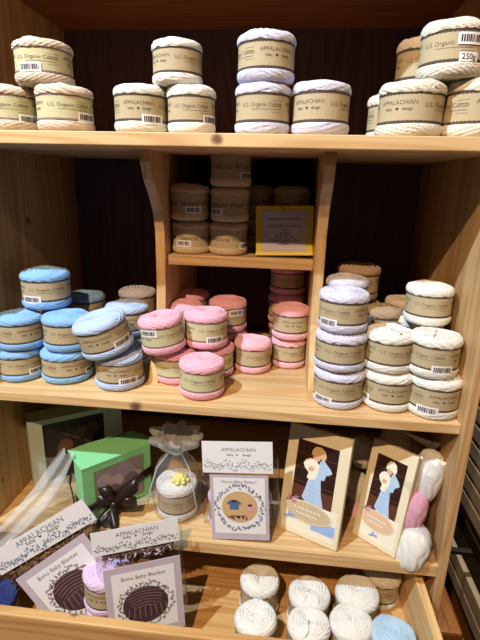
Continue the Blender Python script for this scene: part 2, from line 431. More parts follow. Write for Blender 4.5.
def strand_mesh(seed):
    rnd = random.Random(seed); bm = bmesh.new(); a = rnd.uniform(-.4, .4); pts = []
    for i in range(12):
        u = i/11; rho = .05+u*.93; th = a+.5*math.sin(u*3)
        z = 1.03-.0*u if u < .7 else 1.03-(u-.7)**1.6*1.1
        pts.append((rho*math.cos(th), rho*math.sin(th), z))
    tube(bm, pts, .035, 6)
    me = bpy.data.meshes.new('loose_strand'); bm.to_mesh(me); bm.free(); return me
SM = [strand_mesh(i) for i in range(2)]

YC = {
 'white': yarn_mat('yarn_white', (.93, .925, .90)), 'cream': yarn_mat('yarn_cream', (.90, .875, .82)),
 'tan': yarn_mat('yarn_tan', (.86, .79, .72)), 'lavender': yarn_mat('yarn_lavender', (.84, .84, .92)),
 'blue': yarn_mat('yarn_blue', (.55, .74, .93)), 'paleblue': yarn_mat('yarn_pale_blue', (.72, .80, .94)),
 'pink': yarn_mat('yarn_pink', (.94, .71, .78)), 'palepink': yarn_mat('yarn_pale_pink', (.95, .74, .80)),
 'wool': yarn_mat('yarn_natural_wool', (.84, .77, .66)), 'shaded_brown': yarn_mat('yarn_shaded_brown', (.70, .60, .50)), 'navy': yarn_mat('yarn_navy', (.16, .22, .45)),  # the brown one is pale yarn with its shade put into the colour
 'lilac': yarn_mat('yarn_lilac', (.88, .78, .90)), 'ice': yarn_mat('yarn_ice_blue', (.72, .84, .93)),
}
cnt = [0]
def make_ball(x, y, z, r, h, color, style, label, group, show=('C', 0), sticker=None, tilt=(0, 0), strand=None, pale=False, kind='cotton', band=True):
    """show=(block, degrees to the right of the viewer-facing direction); sticker=(degrees, z)"""
    cnt[0] += 1
    e = empty('yarn_ball', label, 'yarn', group, loc=(x, y, z))
    face = math.atan2(CAM.y-y, CAM.x-x)
    off = {'A': 0, 'C': 1.57, 'N': -1.0, 'W': 0}[show[0]]
    rz = face+math.radians(show[1])-off
    e.rotation_euler = (math.radians(tilt[0]), math.radians(tilt[1]), 0)
    rzm = rz
    def add(name, me, mats, rot):
        o = bpy.data.objects.new(name, me); C.objects.link(o); o.parent = e
        if not me.materials:
            for _ in range(len(mats)): me.materials.append(None)
        for i, m in enumerate(mats):
            o.material_slots[i].link = 'OBJECT'; o.material_slots[i].material = m
        o.scale = (r, r, h); o.rotation_euler = (0, 0, rot); return o
    lst = YM[style]
    add('yarn', lst[cnt[0] % len(lst)], [YC[color]], cnt[0]*1.7)
    if band:
        add('paper_band', BM_[kind], [M_kraftg if pale else M_kraft, M_edgep if pale else M_edge, M_ink if kind == 'cotton' else M_inkd, M_inkd], rzm)
    if sticker:
        o = add('price_sticker', ST, [M_white, M_inkd], face+math.radians(sticker[0])); o.location = (0, 0, sticker[1]*h)
        o.scale = (r, r, h)
    if strand is not None:
        add('loose_strand', SM[cnt[0] % 2], [YC[color]], face+math.radians(strand))
    return e
def px_ball(l, r_, py, Y, z, h, *a, dx=0, **k):
    c = at_y((l+r_)/2, py, Y); t = (c-CAM).dot(Fw)
    return make_ball(c.x+dx, Y, z, (r_-l)/2*t/FPX*.975, h, *a, **k)

G1 = 'yarn balls on the top shelf'
px_ball(-19, 37, 106, .060, ZT, .0715, 'tan', 'coarse', 'beige cotton yarn ball at the very left end of the top shelf', G1, ('C', -5), (40, .28), pale=True)
px_ball(37, 93, 106, .055, ZT, .0715, 'tan', 'coarse', 'beige cotton yarn ball under the stacked one at left of the top shelf', G1, ('C', 8), (48, .33), pale=True)
px_ball(15, 72, 56, .058, ZT+.0710, .067, 'tan', 'coarse', 'beige cotton yarn ball stacked on two others at the left of the top shelf', G1, ('C', -15), (-30, .34), pale=True)
px_ball(114, 168, 106, .055, ZT, .073, 'white', 'smooth', 'white cotton yarn ball with a design label, lower left of the white trio', G1, ('A', -5), (25, .28))
px_ball(167, 216, 107, .055, ZT, .072, 'white', 'smooth', 'white cotton yarn ball, lower right of the white trio on the top shelf', G1, ('C', 0), (52, .3))
px_ball(152, 203, 60, .056, ZT+.072, .065, 'white', 'smooth', 'white cotton yarn ball topping the white trio on the top shelf', G1, ('C', 38))
px_ball(235, 291, 106, .056, ZT, .076, 'lavender', 'smooth', 'lavender white yarn ball at the bottom of the middle pair on the top shelf', G1, ('C', -2))
px_ball(237, 296, 54, .056, ZT+.0755, .070, 'lavender', 'smooth', 'lavender white yarn ball standing on its twin in the middle of the top shelf', G1, ('A', 22))
px_ball(292, 350, 107, .055, ZT, .079, 'lavender', 'smooth', 'lavender white yarn ball standing alone right of the middle pair', G1, ('A', -28))
px_ball(378, 443, 108, .060, ZT, .079, 'cream', 'coarse', 'large cream coarse yarn ball, front left of the group at the top right', G1, ('A', -22))
px_ball(443, 505, 108, .064, ZT, .083, 'cream', 'coarse', 'large cream coarse yarn ball at the very right end of the top shelf', G1, ('N', -20))
big = px_ball(420, 486, 50, .060, ZT+.0825, .076, 'cream', 'coarse', 'large cream coarse yarn ball on top of two others at top right with weight sticker', G1, ('C', -8), (30, .62))
px_ball(368, 418, 110, .165, ZT, .080, 'cream', 'coarse', 'cream yarn ball mostly hidden behind the front left one at the top right', G1, ('A', 0))
px_ball(396, 446, 66, .165, ZT+.0805, .085, 'cream', 'smooth', 'shaded tan looking yarn ball stacked behind the large top right ball', G1, ('C', 10))

bm = bmesh.new(); bigr = big.children[0].scale.x; fa = math.atan2(CAM.y-big.location.y, CAM.x-big.location.x)+math.radians(27)
def bf(x, y): return (1.012*bigr*math.cos(fa+x), 1.012*bigr*math.sin(fa+x), .024+y*bigr)
for q in range(8): bm.faces.new([bm.verts.new(bf(a, b)) for a, b in ((-.28+q*.07, -.12), (-.21+q*.07, -.12), (-.21+q*.07, .12), (-.28+q*.07, .12))]).material_index = 0
add_text(bm, '250g', .22, lambda x, y: (1.02*bigr*math.cos(fa+x), 1.02*bigr*math.sin(fa+x), .024+y*bigr), 1)
bm_to('weight_sticker', bm, [M_white, M_tag], big)
G2 = 'blue yarn balls in the left bay'
px_ball(-1, 44, 366, .095, ZM, .066, 'blue', 'smooth', 'light blue yarn ball at the bottom of the far left stack', G2, ('C', 10), (40, .32))
px_ball(-2, 43, 330, .095, ZM+.066, .070, 'blue', 'swirl', 'light blue yarn ball atop the far left stack', G2, ('A', 25))
px_ball(43, 92, 366, .103, ZM, .067, 'blue', 'smooth', 'light blue yarn ball at the bottom of the second stack from the left', G2, ('A', 20), (66, .35))
px_ball(44, 91, 330, .103, ZM+.067, .072, 'blue', 'swirl', 'light blue yarn ball atop the second stack from the left', G2, ('C', 0))
px_ball(22, 70, 285, .145, ZM+.1405, .077, 'blue', 'smooth', 'light blue yarn ball perched highest of the blue balls', G2, ('C', 0), (-38, .3))
px_ball(96, 144, 372, .089, ZM, .072, 'paleblue', 'coarse', 'pale blue yarn ball under the tilted one in the left bay', G2, ('A', -10), (20, .30))
px_ball(77, 130, 339, .080, ZM+.075, .074, 'paleblue', 'swirl', 'pale blue yarn ball tilted on another, with loose end on top', G2, ('A', -15), (40, .32), tilt=(9, -14), dx=.012)
px_ball(108, 150, 352, .200, ZM, .070, 'paleblue', 'coarse', 'bluish grey yarn ball standing under another behind the tilted ball', G2, ('A', 10))
px_ball(106, 149, 315, .200, ZM+.070, .070, 'paleblue', 'swirl', 'pale blue yarn ball on a stack close left of the left divider', G2, ('A', 30))
px_ball(119, 156, 292, .320, ZM+.072, .074, 'lavender', 'smooth', 'grey looking shaded yarn ball at the back by the left divider', G2, ('C', 0))
px_ball(119, 156, 330, .320, ZM, .072, 'lavender', 'smooth', 'shaded yarn ball at the very back beneath the grey looking one', G2, ('C', 0))
px_ball(69, 107, 302, .270, ZM+.070, .070, 'blue', 'swirl', 'shaded blue yarn ball behind the second stack from the left', G2, ('C', 0), dx=-.005)
px_ball(69, 107, 335, .270, ZM, .070, 'blue', 'swirl', 'lower shaded blue yarn ball at the back behind the second stack', G2, ('C', 0), dx=-.005)
px_ball(12, 50, 304, .235, ZM+.070, .070, 'blue', 'swirl', 'shaded blue yarn ball behind the far left stack', G2, ('C', 0), dx=.012)
px_ball(12, 50, 335, .235, ZM, .070, 'blue', 'swirl', 'lower shaded blue yarn ball at the back behind the far left stack', G2, ('C', 0), dx=.012)

G3 = 'pink yarn balls between the dividers'
px_ball(179, 225, 380, .072, ZM, .072, 'pink', 'swirl', 'pink yarn ball standing at the very front of the pink group', G3, ('N', 25), pale=True)
px_ball(154, 196, 367, .131, ZM, .069, 'pink', 'smooth', 'pink yarn ball under the left front stacked pink one', G3, ('N', 10), pale=True)
px_ball(140, 185, 330, .112, ZM+.072, .073, 'pink', 'swirl', 'pink yarn ball stacked by the left divider, slightly tilted', G3, ('C', 35), (-35, .66), tilt=(3, -7), dx=.004, pale=True)
px_ball(194, 234, 362, .175, ZM, .069, 'pink', 'smooth', 'pink yarn ball beneath the sticker one behind the front ball', G3, ('C', 20), pale=True)
px_ball(184, 228, 326, .158, ZM+.070, .075, 'pink', 'swirl', 'pink yarn ball stacked in the centre of the pink group, with barcode', G3, ('C', 25), (25, .30), pale=True)
px_ball(234, 271, 355, .210, ZM, .072, 'palepink', 'swirl', 'pale pink yarn ball standing by itself between the pink group and the right pair', G3, ('C', 25))
px_ball(271, 306, 352, .252, ZM, .069, 'palepink', 'smooth', 'pale pink yarn ball at the bottom of the pair beside the right divider', G3, ('C', 25))
px_ball(272, 310, 320, .245, ZM+.0695, .072, 'palepink', 'smooth', 'pale pink yarn ball atop the pair beside the right divider', G3, ('A', 8))
px_ball(209, 247, 314, .272, ZM+.070, .074, 'pink', 'swirl', 'pink yarn ball in the back row right of the centre, barcode facing out', G3, ('C', 0), (28, .66))
px_ball(209, 247, 350, .272, ZM, .070, 'pink', 'smooth', 'lower pink yarn ball in the back row right of the centre', G3, ('C', 0))
px_ball(166, 203, 308, .225, ZM+.070, .072, 'pink', 'swirl', 'pink yarn ball tucked behind the two front stacks', G3, ('C', 0))
px_ball(166, 203, 345, .225, ZM, .070, 'pink', 'swirl', 'lower pink yarn ball tucked behind the two front stacks', G3, ('C', 0))
px_ball(173, 209, 298, .335, ZM+.071, .071, 'pink', 'swirl', 'shaded salmon looking yarn ball at the back left of the pink group', G3, ('C', 0))
px_ball(173, 209, 330, .335, ZM, .071, 'pink', 'swirl', 'lower shaded yarn ball at the back left of the pink group', G3, ('C', 0))
px_ball(268, 304, 305, .350, ZM+.0725, .0725, 'pink', 'smooth', 'shaded salmon looking yarn ball right behind the pair by the right divider', G3, ('C', 0))
px_ball(268, 304, 340, .350, ZM, .0725, 'pink', 'smooth', 'lowest yarn ball of the stack behind the pair by the right divider', G3, ('C', 0))
px_ball(270, 306, 278, .355, ZM+.145, .068, 'palepink', 'smooth', 'dark shaded yarn ball, topmost at the back under the short shelf', G3, ('C', 0))

G4 = 'lavender and white yarn balls in the right bay'
H = .0725
px_ball(312, 363, 391, .079, ZM, .072, 'lavender', 'smooth', 'lavender yarn ball at the bottom of the front stack beside the right divider', G4, ('N', 30), (-35, .24))
px_ball(314, 366, 350, .079, ZM+H, .072, 'lavender', 'smooth', 'lavender yarn ball in the middle of the front stack beside the right divider', G4, ('C', 10))
px_ball(318, 368, 312, .079, ZM+2*H, .074, 'lavender', 'smooth', 'lavender yarn ball atop the front stack beside the right divider', G4, ('N', 5), (-35, .27))
for i, lb in enumerate(('bottom lavender yarn ball hidden in the rear stack by the right divider', 'middle lavender yarn ball hidden in the rear stack by the right divider', 'lavender yarn ball peeking over the front stack beside the right divider')):
    px_ball(324, 368, (385, 345, 290)[i], .178, ZM+i*.0750, .0745, 'lavender', 'smooth', lb, G4, ('C', 0))
px_ball(361, 412, 392, .081, ZM, .074, 'white', 'smooth', 'white yarn ball at the bottom of the middle stack in the right bay', G4, ('A', 15), (-62, .3), strand=-20)
px_ball(364, 414, 348, .081, ZM+.074, .076, 'white', 'smooth', 'white yarn ball atop the middle stack in the right bay', G4, ('C', 25), strand=-10)
px_ball(410, 461, 400, .062, ZM, .077, 'white', 'smooth', 'white yarn ball at the bottom of the stack by the right side panel', G4, ('N', -30), (-8, .25), strand=30, dx=-.006)
px_ball(412, 462, 355, .062, ZM+.077, .076, 'white', 'smooth', 'white yarn ball atop the front stack by the right side panel', G4, ('N', 15), (24, .27), strand=-50, dx=-.006)
for i, lb in enumerate(('white yarn ball hidden lowest behind the stack by the right side panel', 'white yarn ball just below the highest white ball of the right bay', 'white yarn ball standing highest in the right bay, at the back')):
    px_ball(407, 453, (370, 322, 300)[i], (.175, .170, .128)[i], ZM+(0, .077, .1535)[i], (.0765, .0765, .073)[i], 'white', 'smooth', lb, G4, ('C', 8), dx=(-.018, -.018, -.002)[i])
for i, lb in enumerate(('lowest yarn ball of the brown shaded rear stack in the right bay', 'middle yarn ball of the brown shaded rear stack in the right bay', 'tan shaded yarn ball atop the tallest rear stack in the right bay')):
    px_ball(336, 379, (350, 310, 280)[i], .285, ZM+i*.0775, .077, 'shaded_brown', 'smooth', lb, G4, ('C', 0))  # pale balls, their shade painted in through the browner yarn colour
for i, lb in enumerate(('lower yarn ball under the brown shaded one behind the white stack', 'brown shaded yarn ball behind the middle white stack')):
    px_ball(364, 402, (350, 312)[i], .190, ZM+i*.082, .082, 'shaded_brown', 'smooth', lb, G4, ('C', 0), dx=-.0)
for i, lb in enumerate(('lower yarn ball of the rear right pair in shade', 'tan shaded yarn ball at the back between brown and white balls')):
    px_ball(385, 423, (345, 308)[i], .300, ZM+i*.080, .079, 'cream', 'smooth', lb, G4, ('C', 0))

G5 = 'natural wool yarn balls on the short shelf'
px_ball(172, 211, 240, .238, ZN, .068, 'wool', 'wool', 'natural wool yarn ball, bottom left on the short shelf', G5, ('W', 15), (-25, .34), kind='wool')
px_ball(170, 210, 204, .238, ZN+.068, .073, 'wool', 'wool', 'natural wool yarn ball, top of the left stack on the short shelf', G5, ('W', 25), (10, .32), kind='wool')
px_ball(209, 248, 241, .238, ZN, .068, 'wool', 'wool', 'natural wool yarn ball at the bottom of the stack of three', G5, ('W', 0), (58, .3), kind='wool')
px_ball(210, 250, 206, .238, ZN+.068, .070, 'wool', 'wool', 'natural wool yarn ball in the middle of the stack of three', G5, ('W', -10), (-45, .30), kind='wool')
px_ball(210, 252, 171, .236, ZN+.138, .078, 'wool', 'wool', 'natural wool yarn ball atop the stack of three on the short shelf', G5, ('W', 0), (50, .28), kind='wool')
for i, lb in enumerate(('dim lower wool yarn ball right behind the stack of three', 'dim upper wool yarn ball right behind the stack of three')):
    px_ball(238, 273, (235, 205)[i], .352, ZN+i*.0705, .070, 'wool', 'wool', lb, G5, ('W', 10), kind='wool')
for i, lb in enumerate(('dim lower wool yarn ball behind the yellow bordered sign', 'dim upper wool yarn ball showing above the yellow bordered sign')):
    px_ball(276, 314, (235, 205)[i], .320, ZN+i*.0705, .070, 'wool', 'wool', lb, G5, ('W', 10), kind='wool', dx=-.008)

G6 = 'white yarn balls standing in the drawer'
def drawer_ball(px, py, rp, color, lb, show=('C', 0), strand=None, dy=0, h=.082):
    c = at_z(px, py, DFL+h); t = (c-CAM).dot(Fw)
    make_ball(c.x, c.y+dy, DFL, rp*t/FPX, h, color, 'swirl', lb, G6, show, strand=strand)
drawer_ball(256, 614, 21.0, 'white', 'white yarn ball at the left of the front row in the drawer')
drawer_ball(309, 621, 21.5, 'white', 'white yarn ball mid front row in the drawer, strand across its top', strand=-10)
drawer_ball(352, 619, 21.5, 'white', 'white yarn ball in the front row of the drawer beside the ice blue one')
drawer_ball(394, 631, 22, 'ice', 'ice blue yarn ball at the right of the drawer')
drawer_ball(260, 576, 19.5, 'white', 'white yarn ball at the left of the second row in the drawer')
drawer_ball(310, 590, 20.5, 'white', 'white yarn ball in the middle of the second row in the drawer', strand=30)
drawer_ball(358, 589, 21.5, 'white', 'white yarn ball at the right of the second row in the drawer')
drawer_ball(384, 571, 18.5, 'cream', 'tan shaded yarn ball at the back right corner of the drawer', dy=.01)
# ------------------------------------------------------------------ flat printed goods
M_paper = plain('white_card', (.90, .90, .92), .6, .3, vary=.02)
M_greycard = plain('lilac_grey_card', (.74, .70, .75), .6, .3, vary=.02)
M_ivory = plain('ivory_card', (.90, .86, .74), .6, .3, vary=.03)
M_ivory2 = plain('ivory_panel', (.93, .91, .84), .6, .3, vary=.03)
M_slate = plain('slate_ink', (.42, .46, .53), .7, .2)
M_greyink = plain('grey_ink', (.45, .44, .45), .7, .2)
M_photo = plain('photo_dark', (.20, .12, .10), .3, .5, vary=.3, scale=18)
M_photo2 = plain('photo_floor', (.38, .22, .16), .3, .5, vary=.3, scale=20)
M_skin = plain('print_skin', (.88, .68, .58), .5, .3)
M_knit = plain('print_knit', (.84, .72, .52), .6, .3, vary=.2, scale=400)
M_cream = plain('print_cream', (.93, .92, .84), .6, .3, vary=.06, scale=300)
M_lblue = plain('print_light_blue', (.70, .80, .92), .6, .3, vary=.16, scale=300)
M_mblue = plain('print_mid_blue', (.60, .72, .90), .6, .3)
M_oval = plain('print_oval', (.80, .72, .60), .6, .3, vary=.04)
M_ovpink = plain('print_oval_pink', (.87, .74, .63), .6, .3, vary=.04)
M_mauve = plain('print_mauve', (.72, .50, .62), .6, .3)
M_dblue = plain('print_denim', (.30, .44, .60), .6, .3)
M_rose = plain('print_rose', (.84, .64, .60), .6, .3)
M_sand = plain('print_sand', (.80, .66, .48), .6, .3)
M_plum = plain('print_plum', (.27, .20, .22), .6, .2, vary=.5, scale=160)
M_plum2 = plain('print_plum_light', (.50, .38, .37), .6, .2, vary=.3, scale=160)
M_clear = film('clear_bag', gloss=.05)
M_gauze = film('organza', tint=(.95, .95, .97), gloss=.02, body=.10, rough=.4, scale=12, strength=.3)
M_gauze2 = film('organza_gather', tint=(.95, .95, .94), gloss=.02, body=.45, rough=.5, scale=12, strength=.3)

def frame_from(TL, TR, BL):
    """right-handed frame, origin bottom-left, x along the top edge, y up the card, z out of the face"""
    u = (TR-TL); w = u.length; u.normalize()
    v = TL-BL; v -= u*v.dot(u); h = v.length; v.normalize(); n = u.cross(v)
    o = TL-v*h
    return Matrix(((u.x, v.x, n.x, o.x), (u.y, v.y, n.y, o.y), (u.z, v.z, n.z, o.z), (0, 0, 0, 1))), w, h
def slab(bm, x0, x1, y0, y1, z0, z1, mi=0): add_box(bm, x0, x1, y0, y1, z0, z1, mi=mi)
def rect(bm, x0, x1, y0, y1, z, mi): add_poly(bm, [(x0, y0, z), (x1, y0, z), (x1, y1, z), (x0, y1, z)], mi)
def sprigs(bm, pts, size, z, mi, seed):
    rnd = random.Random(seed)
    for (x, y) in pts:
        a = rnd.uniform(0, 2*PI)
        for q in range(3):
            aa = a+q*1.1-1.1; l = size*rnd.uniform(.7, 1.2); w = l*.22
            dx, dy = math.cos(aa), math.sin(aa)
            add_poly(bm, [(x, y, z), (x+dx*l*.5-dy*w, y+dy*l*.5+dx*w, z), (x+dx*l, y+dy*l, z), (x+dx*l*.5+dy*w, y+dy*l*.5-dx*w, z)], mi)
def header_card(parent, w, y0, y1, zf, x0=0, th=.0012):
    bm = bmesh.new(); slab(bm, x0, x0+w, y0, y1, zf-th, zf)
    hh = y1-y0; T = lambda cx, cy_: (lambda x, y: (cx+x, cy_+y, zf+.0003))
    add_text(bm, 'APPALACHIAN', w*.074, T(x0+w*.52, y0+hh*.74), 1)
    add_text(bm, 'baby', w*.050, T(x0+w*.40, y0+hh*.58), 2); add_text(bm, 'design', w*.050, T(x0+w*.635, y0+hh*.58), 2)
    bm.faces.new([bm.verts.new((x0+w*.5+x, y0+hh*.58+y, zf+.0003)) for x, y in heart_pts(w*.014)][::-1]).material_index = 2
    rnd = random.Random(9); pts = [(x0+w*(.03+.94*i/109), y0+hh*(.25+.07*math.sin(i*.22)+rnd.uniform(-.12, .12))) for i in range(110)]
    sprigs(bm, pts, w*.019, zf+.0003, 1, 3)
    return bm_to('header_card', bm, [M_paper, M_slate, M_inkd], parent)
def wreath(bm, cx, cy_, rx, ry, z, mi, n=90, seed=2):
    rnd = random.Random(seed)
    pts = [(cx+rx*math.cos(a)*rnd.uniform(.96, 1.18), cy_+ry*math.sin(a)*rnd.uniform(.96, 1.18)) for a in [2*PI*i/n for i in range(n)]]
    sprigs(bm, pts, rx*.10, z, mi, seed)
def bag_mesh(w, h, d, zc=0, seed=0, open_top=0):
    """soft pillow-like film bag, local x 0..w, y 0..h, bulging +-d/2 about z=zc"""
    bm = bmesh.new(); nu, nv = 26, 26; rnd = random.Random(seed); grids = []
    for s in (1, -1):
        g = []
        for j in range(nv+1):
            row = []
            for i in range(nu+1):
                u, v = i/nu, j/nv
                bulge = (max(0, math.sin(PI*min(1, max(0, u)))))**.35*(max(0, math.sin(PI*(v*.86+.0 if v < 1 else .86))))**.35
                wr = noise.noise((u*5+seed, v*5, s*2.0))*.12+noise.noise((u*13+seed, v*13, s))*.05
                row.append(bm.verts.new((u*w, v*h, zc+s*d/2*bulge*(.95+wr))))
            g.append(row)
        grids.append(g)
    for g, s in zip(grids, (1, -1)):
        for j in range(nv):
            for i in range(nu):
                q = [g[j][i], g[j][i+1], g[j+1][i+1], g[j+1][i]]
                f = bm.faces.new(q if s == 1 else q[::-1]); f.smooth = True
    bmesh.ops.remove_doubles(bm, verts=bm.verts, dist=1e-5)
    return bm

# --- wool sign on the short shelf
A = at_y(252, 255, .215); TLp = at_y(256, 206, .222); TRp = at_y(314, 205.5, .222)
mt, w, h = frame_from(TLp, TRp, A)
sg = empty('price_sign', 'yellow bordered sign with grey text panel on the short shelf', 'sign', mtx=Matrix.Translation((0, 0, max(0, ZN-mt.translation.z+.001))) @ mt)
box_obj('sign_board', (0, w, 0, h, -.005, 0), plain('yellow_board', (.80, .74, .25), .5, .3), sg, bev=.0008)
bm = bmesh.new(); slab(bm, w*.11, w*.885, h*.09, h*.90, .0002, .0008, 0)
for i, s in enumerate(('APPALACHIAN BABY', '', 'NATURAL US WOOL', 'DK', '$12.00', '100% WOOL', 'HAND WASH, LINE', 'DRIED')):
    if s: add_text(bm, s, h*.074, (lambda cy_: (lambda x, y: (w*.5+x, cy_+y, .0012)))(h*(.735-i*.072)), 1)
bm_to('text_panel', bm, [plain('grey_print', (.72, .70, .76), .5, .3), M_tag], sg)
bm = bmesh.new(); bmesh.ops.create_cone(bm, cap_ends=True, segments=12, radius1=w*.018, radius2=w*.018, depth=.003, matrix=Matrix.Translation((w*.47, h*.955, .001)))
bm_to('pin', bm, M_inkd, sg)
box_obj('lower_rail', (0, w, 0, h*.055, .0005, .009), plain('rail_yellow', (.90, .82, .55), .4, .4), sg, bev=.0008)

# --- two picture cards with a baby in a blue blanket
def baby_card(TL, TR, BL, BR, label, oval_mat, variant, depth=.012):
    Az = hit(*BL, (0, 0, ZB), Vector((0, 0, 1))); Bz = hit(*BR, (0, 0, ZB), Vector((0, 0, 1)))
    nrm = (Bz-Az).normalized()
    T = hit(*TL, Az, nrm); mt, w, h = frame_from(T, T+(Bz-Az), Az)
    nn = mt.col[2].xyz
    mt.translation = mt.translation + Vector((0, 0, .0005)) + (Vector((0, 0, 1))*max(0, depth*nn.z))
    e = empty('pattern_card', label, 'picture card', mtx=mt)
    box_obj('card_box', (0, w, 0, h, -depth, 0), M_ivory, e, bev=.001)
    bm = bmesh.new(); z = .0004
    rect(bm, w*.17, w*.83, h*.33, h*.885, z, 0)
    rect(bm, w*.17, w*.83, h*.33, h*.47, z+.0002, 1)
    for q in range(3): rect(bm, w*.17, w*.83, h*(.50+q*.13), h*(.508+q*.13), z+.0002, 1)
    X = lambda p: (w*p[0], h*p[1])
    def shape(pts, mi, zz): add_poly(bm, [(w*a, h*b, zz) for a, b in pts], mi)
    # blanket, body, arms, face, cap
    shape([(.44, .62), (.58, .64), (.61, .56), (.64, .44), (.70, .33), (.79, .27), (.76, .25), (.60, .28), (.46, .31), (.34, .37), (.38, .46), (.41, .55)], 5, z+.0004)
    shape([(.56, .735), (.66, .735), (.73, .70), (.77, .665), (.73, .645), (.68, .63), (.66, .58), (.55, .57), (.52, .63)], 5, z+.0006)
    shape([(.33, .72), (.40, .745), (.50, .735), (.56, .70), (.55, .63), (.52, .57), (.44, .545), (.38, .56), (.40, .61), (.33, .645), (.30, .68)], 4, z+.0008)
    add_poly(bm, ellipse(w*.435, h*.650, w*.055, h*.022, z+.001, 14, .5), 2)
    add_poly(bm, ellipse(w*.50, h*.765, w*.065, h*.035, z+.001, 20), 2)
    shape([(.41, .775), (.42, .825), (.47, .86), (.55, .865), (.62, .84), (.65, .79), (.63, .755), (.59, .75), (.57, .77), (.50, .785), (.44, .78)], 3, z+.0012)
    shape([(.60, .76), (.66, .74), (.62, .725), (.55, .73)], 5, z+.0013)
    for q in range(6):
        y = .36+q*.045; shape([(.42+q*.004, y), (.44+q*.004, y+.004), (.56-q*.006, y-.012), (.54-q*.006, y-.018)], 6, z+.0007)
    bm_to('photo_print', bm, [M_photo, M_photo2, M_skin, M_knit if variant == 0 else M_cream, M_cream, M_lblue, M_mblue], e)
    bm = bmesh.new()
    rect(bm, w*.08, w*.94, h*.045, h*.33, z, 4)
    if variant == 0: rect(bm, w*.55, w*.93, h*.10, h*.20, z+.0002, 3)
    add_poly(bm, ellipse(w*.47, h*.245, w*.40, h*.098, z+.0014, 40, .0), 5)
    add_poly(bm, ellipse(w*.47, h*.245, w*.375, h*.088, z+.0017, 40, .0), 0)
    for q, (cx, wd) in enumerate(((.47, .46), (.47, .36))):
        for k in range(7): rect(bm, w*(cx-wd/2+k*wd/7), w*(cx-wd/2+(k+.7)*wd/7), h*(.26-q*.045), h*(.272-q*.045), z+.002, 1)
    sprigs(bm, [(w*(.12+.03*k), h*(.30+.02*(k % 3))) for k in range(6)], w*.06, z+.0022, 2, 4)
    sprigs(bm, [(w*(.40+.03*k), h*(.10+.012*(k % 2))) for k in range(5)] if variant else [(w*(.13+.03*k), h*(.16+.015*(k % 2))) for k in range(5)], w*.06, z+.0022, 3, 6)
    bm_to('title_panel', bm, [oval_mat, M_ivory2, M_mauve, M_mblue, M_ivory2, M_ivory], e)
    return e, mt, w, h
baby_card((291, 423.5), (357, 447), (277, 527), (336, 553), 'ivory picture card with baby in blue blanket, knitted tan cap, left of the two', M_oval, 0)
e2, mt2, w2, h2 = baby_card((374, 439.5), (418.5, 456.5), (352, 534), (394, 560), 'ivory picture card with baby in white cap, in front of the bagged yarn', M_ovpink, 1)
# yarn lying in the clear bag around the second card
def skein_mesh():
    bm = bmesh.new(); nt_, ns = 90, 50; rings = []
    for j in range(ns+1):
        ph = PI*j/ns; z = math.cos(ph); rr = math.sin(ph)**.6
        if j in (0, ns): rings.append([bm.verts.new((0, 0, z))]); continue
        ring = []
        for k in range(nt_):
            th = 2*PI*k/nt_; tw = th*9/2+z*2.2+noise.noise((math.cos(th), math.sin(th), z*1.5))*2.5
            r = rr*(1+.05*(1-abs(math.sin(tw))**4)+.03*noise.noise((math.cos(th)*2, math.sin(th)*2, z*2)))
            ring.append(bm.verts.new((r*math.cos(th), r*math.sin(th), z)))
        rings.append(ring)
    for j in range(ns):
        a, b = rings[j], rings[j+1]
        for k in range(nt_):
            k2 = (k+1) % nt_
            if len(a) == 1: f = bm.faces.new((a[0], b[k], b[k2]))
            elif len(b) == 1: f = bm.faces.new((a[k], b[0], a[k2]))
            else: f = bm.faces.new((a[k], b[k], b[k2], a[k2]))
            f.smooth = True
    me = bpy.data.meshes.new('skein'); bm.to_mesh(me); bm.free(); me.materials.append(None); return me
SK = skein_mesh()
def side_ball(cx, cy_, Y, rx, rz, color, lb, gr, turn=0, tl=0):
    c = at_y(cx, cy_, Y); e = empty('yarn_skein', lb, 'yarn', gr, loc=c)
    o = bpy.data.objects.new('yarn', SK); C.objects.link(o); o.parent = e
    o.material_slots[0].link = 'OBJECT'; o.material_slots[0].material = YC[color]
    o.scale = (rx, rx*1.25, rz)
    e.rotation_euler = (0, math.radians(tl), math.radians(turn)); return e
G7 = 'yarn balls inside the clear bag behind the second picture card'
side_ball(427, 475, .068, .0255, .052, 'white', 'white yarn ball on its side, top one right of the second picture card', G7, 20, 10)
side_ball(411, 508, .048, .0255, .042, 'pink', 'pink yarn ball on its side right of the second picture card', G7, 20, 14)
side_ball(411, 545, .024, .030, .046, 'white', 'white yarn ball on its side, lowest right of the second picture card', G7, 20, 16)
side_ball(362, 452, .20, .024, .036, 'cream', 'tan shaded yarn ball behind the left picture card, top one', G7, 25, 0)
side_ball(357, 487, .17, .024, .036, 'cream', 'tan shaded yarn ball between the two picture cards, middle one', G7, 25, 0)
side_ball(356, 517, .14, .024, .036, 'palepink', 'rosy shaded yarn ball between the two picture cards, lowest one', G7, 25, 0)
side_ball(396, 440, .17, .03, .036, 'tan', 'tan shaded yarn ball at the back behind the second picture card', G7, 0, 0)
bm = bag_mesh(w2*1.78, h2*1.03, .115, -.05, 4)
o = bm_to('clear_bag', bm, film('crinkled_bag', gloss=.09, scale=55, strength=1.0, rough=.08)); o.matrix_world = mt2 @ Matrix.Translation((-w2*.12, .004, -.004)); tag(o, 'crinkled clear plastic bag around the yarn by the second picture card', 'bag')
bm = bmesh.new()
hp = [at_y(404, 433, .13), at_y(432, 442, .10), at_y(442, 444, .09), at_y(434, 450, .09), at_y(425, 446, .11)]
f = bm.faces.new([bm.verts.new(p) for p in hp]); r = bmesh.ops.extrude_face_region(bm, geom=[f])
for v in r['geom']:
    if isinstance(v, bmesh.types.BMVert): v.co.z += .0012
tag(bm_to('header_tab', bm, M_paper), 'white folded card tab on top of the clear bag at right', 'card tab')

